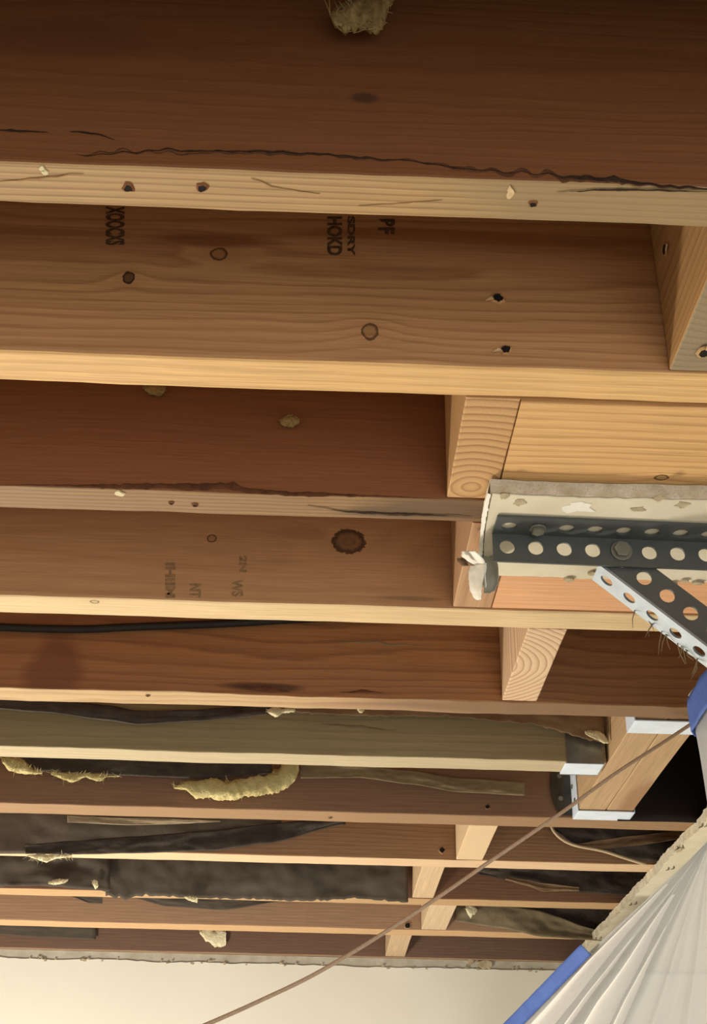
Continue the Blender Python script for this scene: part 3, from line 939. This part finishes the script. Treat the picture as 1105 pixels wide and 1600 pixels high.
for k in range(16):
    a = org + D * (.045 + .07 * rnd.random()) + Vector((0, .026, 0)) - PW * .002
    l = rnd.uniform(.006, .022)
    q = a + Vector((rnd.uniform(-.008, .008), rnd.uniform(-.002, .004), -l))
    mb = MB(); mb.tube([a, (a + q) / 2 + Vector((rnd.uniform(-.003, .003), 0, 0)), q], [.0005, .0004, .0002], 5)
    part(mb, 'wood_fibre', M['tan_paper'], st)

# opener housing wrapped in plastic and taped, hanging at the foot of the strut
bx0, by0, by1, bz0, bz1 = 0.374, 0.985, 1.200, 2.18, CAM.z + .492
ow = empty('wrapped_opener', (0.5, 1.08, bz0), 'plastic-wrapped housing with blue tape at its corner, cut off at the right edge', 'wrapped housing')
mb = MB()
rows = []
nz, k = 18, 40
for i in range(nz + 1):
    z = bz1 + (bz0 - bz1) * i / nz
    for j in range(k):
        t = j / k * 4
        s = int(t); fr = t - s
        cx = [(bx0, by1), (bx0, by0), (0.72, by0), (0.72, by1)]
        a, b = cx[s], cx[(s + 1) % 4]
        x, y = a[0] + (b[0] - a[0]) * fr, a[1] + (b[1] - a[1]) * fr
        dsp = .004 * noise.noise((x * 20, y * 20, z * 9))
        rows.append((x + dsp + .010 * i / nz * (1 if s == 0 else 0), y + dsp * .6, z + (.003 * noise.noise((x * 60, y * 60, 1)) if i == 0 else 0)))
b = mb.quad_grid(rows, nz + 1, k, closed_v=True)
mb.f.append(tuple(range(b + k - 1, b - 1, -1))); mb.m.append(0)
mb.f.append(tuple(range(b + nz * k, b + (nz + 1) * k))); mb.m.append(0)
part(mb, 'plastic_wrap', M['plastic'], ow, smooth=True)
mb = MB(); pts = []
for i in range(7):
    zt = bz1 - .003 - .034 * i / 6
    for j in range(26):
        s = j / 25
        if s < .5:
            x, y = bx0 - .005 + .0 * s, by0 + (by1 + .004 - by0) * (s / .5)
        else:
            x, y = bx0 - .005 + (s - .5) / .5 * .2, by1 + .006
        zz = zt - .018 * abs(s - .3)
        pts.append((x + .0025 * noise.noise((x * 40, y * 60, i * .5)), y + .002 * noise.noise((x * 40, y * 50, 9 + i * .5)), zz + .002 * noise.noise((s * 9, i, 1))))
mb.quad_grid(pts, 7, 26)
part(mb, 'masking_tape', M['tape'], ow, solid=.0012, smooth=True)

# ------------------------------------------------------------------ remaining ceiling drywall on the right with ragged edge
cp = empty('ceiling_drywall', (0.56, 2.3, H), 'cream ceiling drywall strip with ragged torn edge above the plastic sheet', 'drywall')
XE = 0.549
loop = []
n = 420
y_a, y_b = 1.02, YW - .004
for i in range(n + 1):
    y = y_b + (1.32 - y_b) * i / n
    loop.append(Vector((XE + .005 * noise.noise((y * 14, .2, 4)) + .0022 * noise.noise((y * 70, 7.2, 0)) + .0014 * noise.noise((y * 160, 1.2, 0)), y, 0)))
loop += [Vector((1.6, 1.32, 0)), Vector((1.6, y_b, 0))]
mb = MB(); mb.prism([Vector((p.x, p.y, H - .0008)) for p in loop], Vector((0, 0, -.0125)), mi=0)
part(mb, 'gypsum_core', [M['drywall_core']], cp)
mb = MB()
lp2 = [Vector((p.x + (.0035 + .0025 * noise.noise((p.y * 50, 2.2, 3)) if p.x < 1 else 0), p.y, H - .0134)) for p in loop]
mb.prism(lp2, Vector((0, 0, -.0009)))
part(mb, 'paper_face', M['drywall'], cp)
for (x, v) in ((1048, 1357), (990, 1412), (935, 1466), (1062, 1325), (1100, 1290)):
    for d in (-4, 4):
        c = P(x + d, v - d * .2, H - .0144)
        mb = MB()
        mb.tube([c + Vector((-.002, -.012, 0)), c + Vector((.001, 0, -.0006)), c + Vector((-.001, .010, 0))], [.0006, .0011, .0005], 6)
        part(mb, 'dark_scratch', M['staple'], cp)
c = P(1062, 1328, H - .0144)
mb = MB(); mb.prism([c + Vector((cos(t * pi / 5) * .006 * rnd.uniform(.5, 1.2), sin(t * pi / 5) * .014 * rnd.uniform(.5, 1.2), 0)) for t in range(10)], Vector((0, 0, -.0008)))
part(mb, 'gouge', M['mud'], cp)

# ------------------------------------------------------------------ plastic dust sheet: a fan of folds gathered at its upper right corner
AP = P(1112, 1312, H - .018)
tg_px = [(690, 1700, YW - .004), (800, 1745, YW - .012), (900, 1790, 2.78), (1000, 1830, 2.62), (1100, 1850, 2.42), (1200, 1850, 2.2), (1300, 1800, 2.0), (1400, 1700, 1.85)]
tg = [Q(*t) for t in tg_px]
TGL = []
NA = 300
for i in range(NA + 1):
    t = i / NA * (len(tg) - 1)
    k = min(int(t), len(tg) - 2)
    fr = t - k
    p0, p1, p2, p3 = tg[max(k - 1, 0)], tg[k], tg[k + 1], tg[min(k + 2, len(tg) - 1)]
    TGL.append(0.5 * ((2 * p1) + (p2 - p0) * fr + (2 * p0 - 5 * p1 + 4 * p2 - p3) * fr ** 2 + (3 * p1 - p0 - 3 * p2 + p3) * fr ** 3))
ps = empty('plastic_sheet', (AP.x, AP.y + .5, 1.8), 'milky plastic dust sheet hanging in fanned folds at the lower right', 'plastic sheet')
folds = [(.030, .010, .010), (.085, .024, .040), (.135, .010, .014), (.215, .026, .050), (.270, .010, .020), (.38, .04, .014), (.52, .05, .014), (.70, .06, .016)]
NRr = 46
edge_nrm = Vector((-0.83, -0.50, -0.25)).normalized()


def fan_point(i, j, off=0.0):
    s = i / NA
    r = (j / NRr)
    rr = r * r * .35 + r * .65
    base = AP.lerp(TGL[i], rr)
    d = 0.0
    for (c, w_, a) in folds:
        q = (s - c - .012 * noise.noise((r * 2.5, c * 40, 3))) / w_
        d += a * math.exp(-abs(q) ** 1.4) * (1.0 + .3 * noise.noise((r * 4, c * 30, 1)))
    d += .004 * noise.noise((s * 9, r * 3, 5)) + .0008 * noise.noise((s * 50, r * 9, 2))
    amp_ = min(1.0, .15 + 1.9 * rr) * (min(1, s / .03))
    return base + edge_nrm * (d * amp_ + off)


mb = MB()
mb.quad_grid([fan_point(i, j) for i in range(NA + 1) for j in range(NRr + 1)], NA + 1, NRr + 1)
part(mb, 'sheet', M['plastic'], ps, smooth=True)
# doubled pleats where the film is gathered
for (c_, w_, lift, r0_) in ((.028, .006, .005, .45), (.080, .026, .018, .18), (.128, .007, .010, .35), (.180, .006, .010, .38), (.225, .018, .022, .20), (.272, .006, .012, .30)):
    mb = MB(); pts = []
    kk = 9
    for j in range(int(NRr * r0_), NRr + 1):
        tt = (j / NRr - r0_) / (1 - r0_)
        for k in range(kk):
            q = k / (kk - 1) * 2 - 1
            i_ = (c_ + .004 * noise.noise((j * .12, c_ * 50, 2)) + q * w_ * min(1, .25 + tt * 1.5)) * NA
            ia = max(0, min(NA - 1, int(i_)))
            fr = i_ - ia
            p = fan_point(ia, j).lerp(fan_point(ia + 1, j), fr)
            pts.append(p + edge_nrm * (lift * (1 - q * q) * min(1, tt * 3) + .0012))
    mb.quad_grid(pts, len(pts) // kk, kk)
    part(mb, 'pleat', M['plastic_gathered'], ps, smooth=True)
# blue tape along the sheet's left hem
E0, E1 = Vector(AP), Vector(TGL[0])
mb = MB(); pts = []
ns = 60
sel = []
for i in range(ns + 1):
    t = i / ns
    px, v = 914 + (760 - 914) * t, 1482 + (1640 - 1482) * t
    w0, w1 = (-9, 14)
    for k in range(5):
        q = w0 + (w1 - w0) * k / 4
        # depth of the hem at this place, slightly in front of it
        hem = None
        best = 1e9
        for rr in range(0, 1201, 4):
            hp = E0.lerp(E1, rr / 1200)
            dd = hp - CAM
            vv = 800 - F * dd.dot(UP) / dd.dot(FW)
            if abs(vv - v) < best:
                best = abs(vv - v); hem = hp
        y = min(hem.y, YW - .004)
        pts.append(Q(px + q * .72 + .5 * noise.noise((t * 20, k, 3)), v + q * .72 + .8 * noise.noise((t * 14, k * .3, 8)), y - .022))
mb.quad_grid(pts, ns + 1, 5)
part(mb, 'masking_tape', M['tape'], ps, solid=.0008, smooth=True)


# ------------------------------------------------------------------ papers, insulation, cables in the bays
def sheet(name, label, cat, top, bot, y, mat, wav=.006, thick=.0011, seed=0, jag=0.0, group='torn paper in the joist bays', lean=0.0):
    """hanging paper: top and bottom outline in the photograph on the plane y, with waves in depth"""
    N_ = 90
    R_ = 12

    def samp(c, t):
        x = c[0][0] + (c[-1][0] - c[0][0]) * t
        for a, b in zip(c[:-1], c[1:]):
            if a[0] <= x <= b[0]:
                f_ = (x - a[0]) / max(b[0] - a[0], 1e-6)
                f_ = f_ * f_ * (3 - 2 * f_) * .5 + f_ * .5
                return x, a[1] + (b[1] - a[1]) * f_
        return c[-1][0], c[-1][1]
    mb = MB(); pts = []
    for i in range(N_ + 1):
        t = i / N_
        xt, vt = samp(top, t); xb, vb = samp(bot, t)
        vb += jag * (noise.noise((xb * .12, seed, 0)) + .7 * noise.noise((xb * .4, seed, 2)))
        for j in range(R_ + 1):
            s = j / R_
            dy = -wav * (.5 + noise.noise((xt * .012, s * 1.6, seed))) - wav * .35 * noise.noise((xt * .05, s * 4, seed + 3)) - lean * s
            pts.append(Q(xt + (xb - xt) * s, vt + (vb - vt) * s, y + dy))
    mb.quad_grid(pts, N_ + 1, R_ + 1)
    o = mb.build(name, M[mat], None, origin=Q(top[0][0], top[0][1], y), smooth=True, solid=thick)
    return tag(o, label, cat, group)


def tuft(name, label, cols, y, depth, mat, seed=0, cat='insulation', group='yellow insulation scraps'):
    """ragged wad of glass wool lofted along cols = (x, v_top, v_bottom)"""
    dense = []
    for a, b in zip(cols[:-1], cols[1:]):
        k = max(2, int((b[0] - a[0]) / 3))
        for i in range(k):
            dense.append(tuple(a[j] + (b[j] - a[j]) * i / k for j in range(3)))
    dense.append(cols[-1])
    seg = 18
    pts = []
    for i, (x, v0, v1) in enumerate(dense):
        vc, hv = (v0 + v1) / 2, (v1 - v0) / 2
        for k in range(seg):
            an = 2 * pi * k / seg
            nz_ = 1 + .35 * noise.noise((x * .10, cos(an) * 1.4, sin(an) * 1.4 + seed)) + (.45 if cols[-1][0] - cols[0][0] < 60 else .2) * noise.noise((x * .30, cos(an) * 3, sin(an) * 3 + seed))
            pts.append(Q(x + 1.5 * noise.noise((k * 1.3, x * .3, seed)), vc - hv * sin(an) * nz_, y + depth * cos(an) * nz_ * min(1, hv / 8 + .15)))
    mb = MB()
    b = mb.quad_grid(pts, len(dense), seg, closed_v=True)
    mb.f.append(tuple(range(b + seg - 1, b - 1, -1))); mb.m.append(0)
    nn = len(dense)
    mb.f.append(tuple(range(b + (nn - 1) * seg, b + nn * seg))); mb.m.append(0)
    c = Q(cols[0][0], cols[0][1], y)
    e = empty(name, c, label, cat, group)
    part(mb, 'wad', M[mat], e, smooth=True)
    fl = .35 if cols[-1][0] - cols[0][0] < 60 else 1.0
    mb = MB()
    for q in range(int(26 + (cols[-1][0] - cols[0][0]) * .5)):
        x, v0, v1 = dense[rnd.randrange(nn)]
        a = Q(x, v0 + (v1 - v0) * rnd.random(), y - depth * .7)
        d = Vector((rnd.uniform(-1, 1), rnd.uniform(-1, .2), rnd.uniform(-1, .7))).normalized() * rnd.uniform(.004, .011) * fl
        mb.tube([a, a + d * .5 + Vector((0, 0, rnd.uniform(-.001, .001))), a + d], [.00035, .0003, .00015], 4)
    tag(part(mb, 'stray_fibres', M[mat], e), kind='stuff')
    return e


def cable(name, label, pxs, y, r, mat, cat, group=None, tail=()):
    pts = []
    for k in range(len(pxs) - 1):
        p0, p1, p2, p3 = [pxs[min(max(k + d, 0), len(pxs) - 1)] for d in (-1, 0, 1, 2)]
        for i in range(10):
            t = i / 10
            c = [0.5 * (2 * p1[a] + (p2[a] - p0[a]) * t + (2 * p0[a] - 5 * p1[a] + 4 * p2[a] - p3[a]) * t * t + (3 * p1[a] - p0[a] - 3 * p2[a] + p3[a]) * t ** 3) for a in range(len(p1))]
            pts.append(Q(c[0], c[1], c[2] if len(c) > 2 else y))
    l = pxs[-1]
    pts.append(Q(l[0], l[1], l[2] if len(l) > 2 else y))
    pts += [Vector(p) for p in tail]
    mb = MB(); mb.tube(pts, r, 10)
    o = mb.build(name, M[mat], None, origin=pts[0], smooth=True)
    return tag(o, label, cat, group)


# bay before joist 1
tuft('insulation_scrap', 'dim yellow insulation wad hanging at the very top of the picture', [(516, 20, 26), (524, 16, 44), (540, 2, 50), (556, -14, 46), (570, -26, 50), (585, -30, 50), (598, -34, 46), (604, -30, 30), (616, -34, -2)], YN[1] - .016, .010, 'dark_fibre', 3)
# joist 3 face scraps
tuft('insulation_scrap', 'tiny yellow insulation scrap stuck on the smooth dark joist', [(438, 654, 662), (446, 650, 666), (458, 649, 667), (468, 653, 661)], YN[3] - .004, .003, 'dark_fibre', 5)
tuft('insulation_scrap', 'small grey-yellow insulation scrap just under the pale fir joist', [(226, 602, 609), (236, 600, 617), (248, 600, 619), (257, 603, 612)], YN[3] - .004, .003, 'dark_fibre', 6)

cable('black_cable', 'thin black cable running along the orange-brown joist', [(-700, 958), (-300, 972), (-60, 978), (0, 980), (60, 982), (130, 983), (200, 980), (280, 977), (360, 974), (440, 969), (520, 964), (640, 952)], YN[5] - .0065, .0048, 'cable', 'cable')

# bay 5-6
sheet('tar_paper_fold', 'wavy black paper fold in front of the grey-green joist', 'paper', [(-520, 1073), (-30, 1086), (60, 1091), (170, 1103), (210, 1111), (300, 1110), (360, 1106), (424, 1101)],
      [(-520, 1092), (-30, 1105), (60, 1112), (170, 1125), (215, 1132), (300, 1127), (360, 1123), (424, 1115)], YN[6] - .020, 'tar_paper', .004, .003, 3)
sheet('kraft_paper', 'brown kraft strip with ragged end tucked behind the cable joist', 'paper', [(430, 1088), (560, 1090), (700, 1094), (820, 1098), (945, 1120)],
      [(430, 1112), (560, 1118), (700, 1120), (820, 1130), (945, 1160)], YN[6] - .012, 'kraft', .004, .001, 5, jag=3.0)
tuft('insulation_scrap', 'white tuft at the end of the wavy black paper fold', [(418, 1108, 1113), (426, 1105, 1119), (434, 1105, 1121), (442, 1107, 1114), (460, 1106, 1112)], YN[6] - .024, .004, 'pale_fibre', 8)
tuft('insulation_scrap', 'tiny white tuft on the underside edge of the cable joist', [(557, 1102, 1106), (561, 1100, 1112), (566, 1103, 1113), (569, 1106, 1110)], YN[6] - .026, .003, 'pale_fibre', 9)
tuft('insulation_scrap', 'pale frayed tuft at the ragged end of the brown kraft strip', [(914, 1143, 1146), (924, 1142, 1152), (936, 1143, 1157), (944, 1148, 1161), (950, 1157, 1162)], YN[6] - .022, .003, 'pale_fibre', 10)

# bay 6-7
sheet('tar_paper_strip', 'straight black paper strip above the yellow insulation', 'paper', [(36, 1178), (60, 1178), (200, 1180), (330, 1184), (425, 1188)],
      [(36, 1187), (60, 1204), (200, 1212), (330, 1217), (425, 1208)], YN[7] - .016, 'tar_paper', .004, .003, 6)
sheet('tan_paper_strip', 'tan paper strip tapering towards the shiny hangers', 'paper', [(470, 1190), (560, 1196), (640, 1204), (720, 1216), (820, 1222)],
      [(470, 1216), (560, 1215), (640, 1225), (720, 1238), (820, 1243)], YN[7] - .014, 'tan_paper', .004, .001, 7)
tuft('insulation_scrap', 'largest yellow insulation wad, long and curling upward at its right', [(272, 1228, 1232), (290, 1222, 1235), (302, 1220, 1245), (330, 1219, 1247), (360, 1219, 1249), (385, 1217, 1246), (410, 1212, 1242), (435, 1203, 1239), (450, 1186, 1230), (461, 1184, 1222), (467, 1186, 1205)], YN[7] - .026, .010, 'glass_fibre', 11)
tuft('insulation_scrap', 'yellow insulation tuft at the left frame edge below the grey-green joist', [(4, 1184, 1192), (14, 1182, 1204), (26, 1184, 1206), (38, 1188, 1209), (52, 1202, 1210), (66, 1205, 1209)], YN[7] - .024, .006, 'glass_fibre', 12)
tuft('insulation_scrap', 'thin ragged yellow fringe hanging from the straight black paper strip', [(80, 1207, 1210), (96, 1207, 1216), (108, 1208, 1222), (120, 1208, 1220), (134, 1208, 1214), (144, 1209, 1218), (156, 1209, 1221), (166, 1211, 1214), (186, 1212, 1214)], YN[7] - .022, .004, 'glass_fibre', 13)

# bay 7-8
sheet('grey_paper_sheet', 'dull grey paper hanging at the left in front of the chestnut joist', 'paper', [(-520, 1249), (-30, 1262), (100, 1266), (230, 1270), (350, 1274), (440, 1278)],
      [(-520, 1321), (-30, 1334), (60, 1334), (150, 1333), (280, 1326), (440, 1302)], YN[8] - .010, 'grey_paper_light', .006, .001, 9)
sheet('tar_paper_fold', 'long black paper fold sweeping up to the right before the chestnut joist', 'paper', [(40, 1320), (118, 1314), (200, 1308), (330, 1298), (420, 1287), (540, 1276)],
      [(40, 1334), (118, 1335), (200, 1333), (330, 1329), (420, 1318), (540, 1287)], YN[8] - .022, 'tar_paper', .004, .003, 10)
sheet('white_paper_edge', 'pale torn paper edge lying under the mauve-brown joist', 'paper', [(105, 1274), (200, 1278), (260, 1279), (345, 1282)],
      [(105, 1285), (200, 1289), (260, 1288), (345, 1284)], YN[8] - .026, 'pale_paper', .002, .001, 12)
sheet('tar_paper_or_shade_sheet', 'dark paper bulging above the thin tan wire', 'paper', [(862, 1284), (920, 1288), (980, 1292), (1120, 1298)],
      [(862, 1296), (900, 1320), (980, 1342), (1120, 1356)], YN[8] - .012, 'tar_paper', .006, .002, 14)
sheet('tan_paper_strip', 'tan paper lip curling beside the thin tan wire', 'paper', [(905, 1318), (940, 1312), (985, 1306), (1090, 1294)],
      [(905, 1324), (940, 1326), (985, 1322), (1090, 1308)], YN[8] - .022, 'kraft', .004, .001, 15)
cable('tan_wire', 'thin tan wire curving down in front of the chestnut joist', [(858, 1276), (864, 1296), (878, 1311), (900, 1321), (940, 1329), (975, 1340), (1010, 1351)], YN[8] - .024, .0026, 'wire', 'wire')

# bay 8-9
sheet('grey_paper_sheet', 'long torn grey paper sheet ending left of the tan block', 'paper', [(165, 1332), (300, 1336), (420, 1340), (540, 1344), (638, 1347)],
      [(165, 1400), (195, 1404), (225, 1399), (300, 1403), (400, 1405), (470, 1408), (560, 1404), (638, 1410)], YN[9] - .014, 'grey_paper', .008, .001, 16, jag=3.5)
sheet('grey_paper_sheet', 'crumpled dark grey paper at the left frame edge above the dark joist', 'paper', [(-520, 1313), (-30, 1326), (60, 1330), (120, 1331), (172, 1333)],
      [(-520, 1373), (-30, 1386), (60, 1384), (120, 1388), (172, 1393)], YN[9] - .022, 'grey_paper', .012, .001, 18, jag=2.0)
tuft('insulation_scrap', 'pale yellow insulation bulge over the chestnut joist edge at left', [(44, 1336, 1338), (58, 1335, 1343), (72, 1335, 1347), (88, 1335, 1342), (112, 1335, 1338)], YN[8] - .030, .004, 'pale_fibre', 20)
tuft('insulation_scrap', 'small pale scrap on the crumpled dark grey paper', [(76, 1378, 1381), (88, 1374, 1382), (100, 1373, 1380), (106, 1374, 1376)], YN[9] - .034, .003, 'pale_fibre', 21)
tuft('insulation_scrap', 'tiny white chip between the two torn grey papers', [(145, 1377, 1382), (149, 1375, 1388), (153, 1378, 1386)], YN[9] - .034, .003, 'pale_fibre', 22)
tuft('insulation_scrap', 'white chip hanging from the long torn grey paper edge', [(288, 1400, 1403), (298, 1400, 1408), (308, 1402, 1410)], YN[9] - .026, .003, 'pale_fibre', 23)
sheet('kraft_paper', 'dark crumpled kraft paper right of the cord before the dark joist', 'paper', [(748, 1352), (800, 1354), (860, 1356), (1060, 1364)],
      [(748, 1366), (800, 1376), (860, 1392), (1060, 1404)], YN[9] - .012, 'tar_paper', .006, .001, 24)
sheet('tan_paper_strip', 'narrow tan paper crease on the dark kraft right of the cord', 'paper', [(790, 1370), (820, 1374), (850, 1380), (905, 1386)],
      [(790, 1375), (820, 1383), (850, 1393), (905, 1392)], YN[9] - .024, 'kraft', .003, .001, 25)

# bay 9-10
sheet('grey_paper_sheet', 'flat grey paper belly showing under the long torn sheet', 'paper', [(205, 1396), (300, 1400), (380, 1402), (450, 1405)],
      [(205, 1402), (260, 1416), (350, 1422), (450, 1407)], YN[10] - .010, 'grey_paper', .003, .001, 26)
sheet('grey_paper_sheet', 'small grey paper corner under the crumpled dark paper at left', 'paper', [(112, 1394), (140, 1396), (160, 1396)],
      [(112, 1401), (140, 1411), (160, 1412)], YN[10] - .010, 'grey_paper', .002, .001, 27)
sheet('green_paper_sheet', 'greenish grey paper sloping down to the torn ceiling drywall', 'paper', [(712, 1408), (780, 1412), (830, 1420), (940, 1454)],
      [(712, 1440), (780, 1450), (850, 1464), (940, 1470)], YN[10] - .016, 'green_paper', .006, .001, 28)
sheet('tar_paper_or_shade_sheet', 'black paper hollow above the sloping greenish paper', 'paper', [(790, 1408), (850, 1412), (900, 1414), (960, 1416)],
      [(790, 1420), (850, 1438), (900, 1452), (960, 1462)], YN[10] - .010, 'tar_paper', .003, .001, 29)
tuft('insulation_scrap', 'pale green insulation scrap beside the short pale block', [(728, 1414, 1420), (735, 1413, 1434), (742, 1416, 1428), (745, 1420, 1424)], YN[10] - .028, .004, 'pale_fibre', 30)

# bay 10-11
tuft('insulation_scrap', 'pale yellow scrap hanging on the farthest joist above the wall', [(312, 1452, 1458), (322, 1451, 1470), (336, 1452, 1478), (348, 1453, 1480), (353, 1456, 1476)], YN[11] - .008, .004, 'pale_fibre', 31)
sheet('grey_paper_sheet', 'faint grey paper strip on the farthest joist at left', 'paper', [(-520, 1427), (-20, 1440), (60, 1443), (150, 1446)], [(-520, 1446), (-20, 1459), (60, 1464), (150, 1468)], YN[11] - .006, 'grey_paper', .002, .001, 32)

# black sheet added to stand in for shade in the bay right of the header
sheet('tar_paper_or_shade_sheet', 'black sheet added as shade in the dark bay right of the header', 'paper', [(965, 1120), (1040, 1122), (1110, 1124), (1260, 1130)], [(965, 1283), (1040, 1284), (1110, 1286), (1260, 1290)], YN[7] - .006, 'bay_shade', .003, .001, 33)

# cord from the wrapped housing to the end wall
cd_px = [(1100, 1118, 1.405), (1040, 1158, 1.415), (960, 1210, 1.42), (880, 1268, 1.42), (760, 1350, 1.41), (640, 1432, 1.39), (505, 1515, 1.36), (410, 1562, 1.33), (320, 1602, 1.30), (220, 1644, 1.27), (-200, 1800, 1.15)]
cable('brown_cord', 'thin brown cord running diagonally from the taped housing across the lower joists', cd_px, 0, .0021, 'cord', 'cord', tail=[(-0.9, 1.05, 1.72), (-1.8, 1.0, 1.58), (XL + .001, 0.95, 1.55)])


for o in bpy.data.objects:
    if '_o' in o:
        del o['_o']
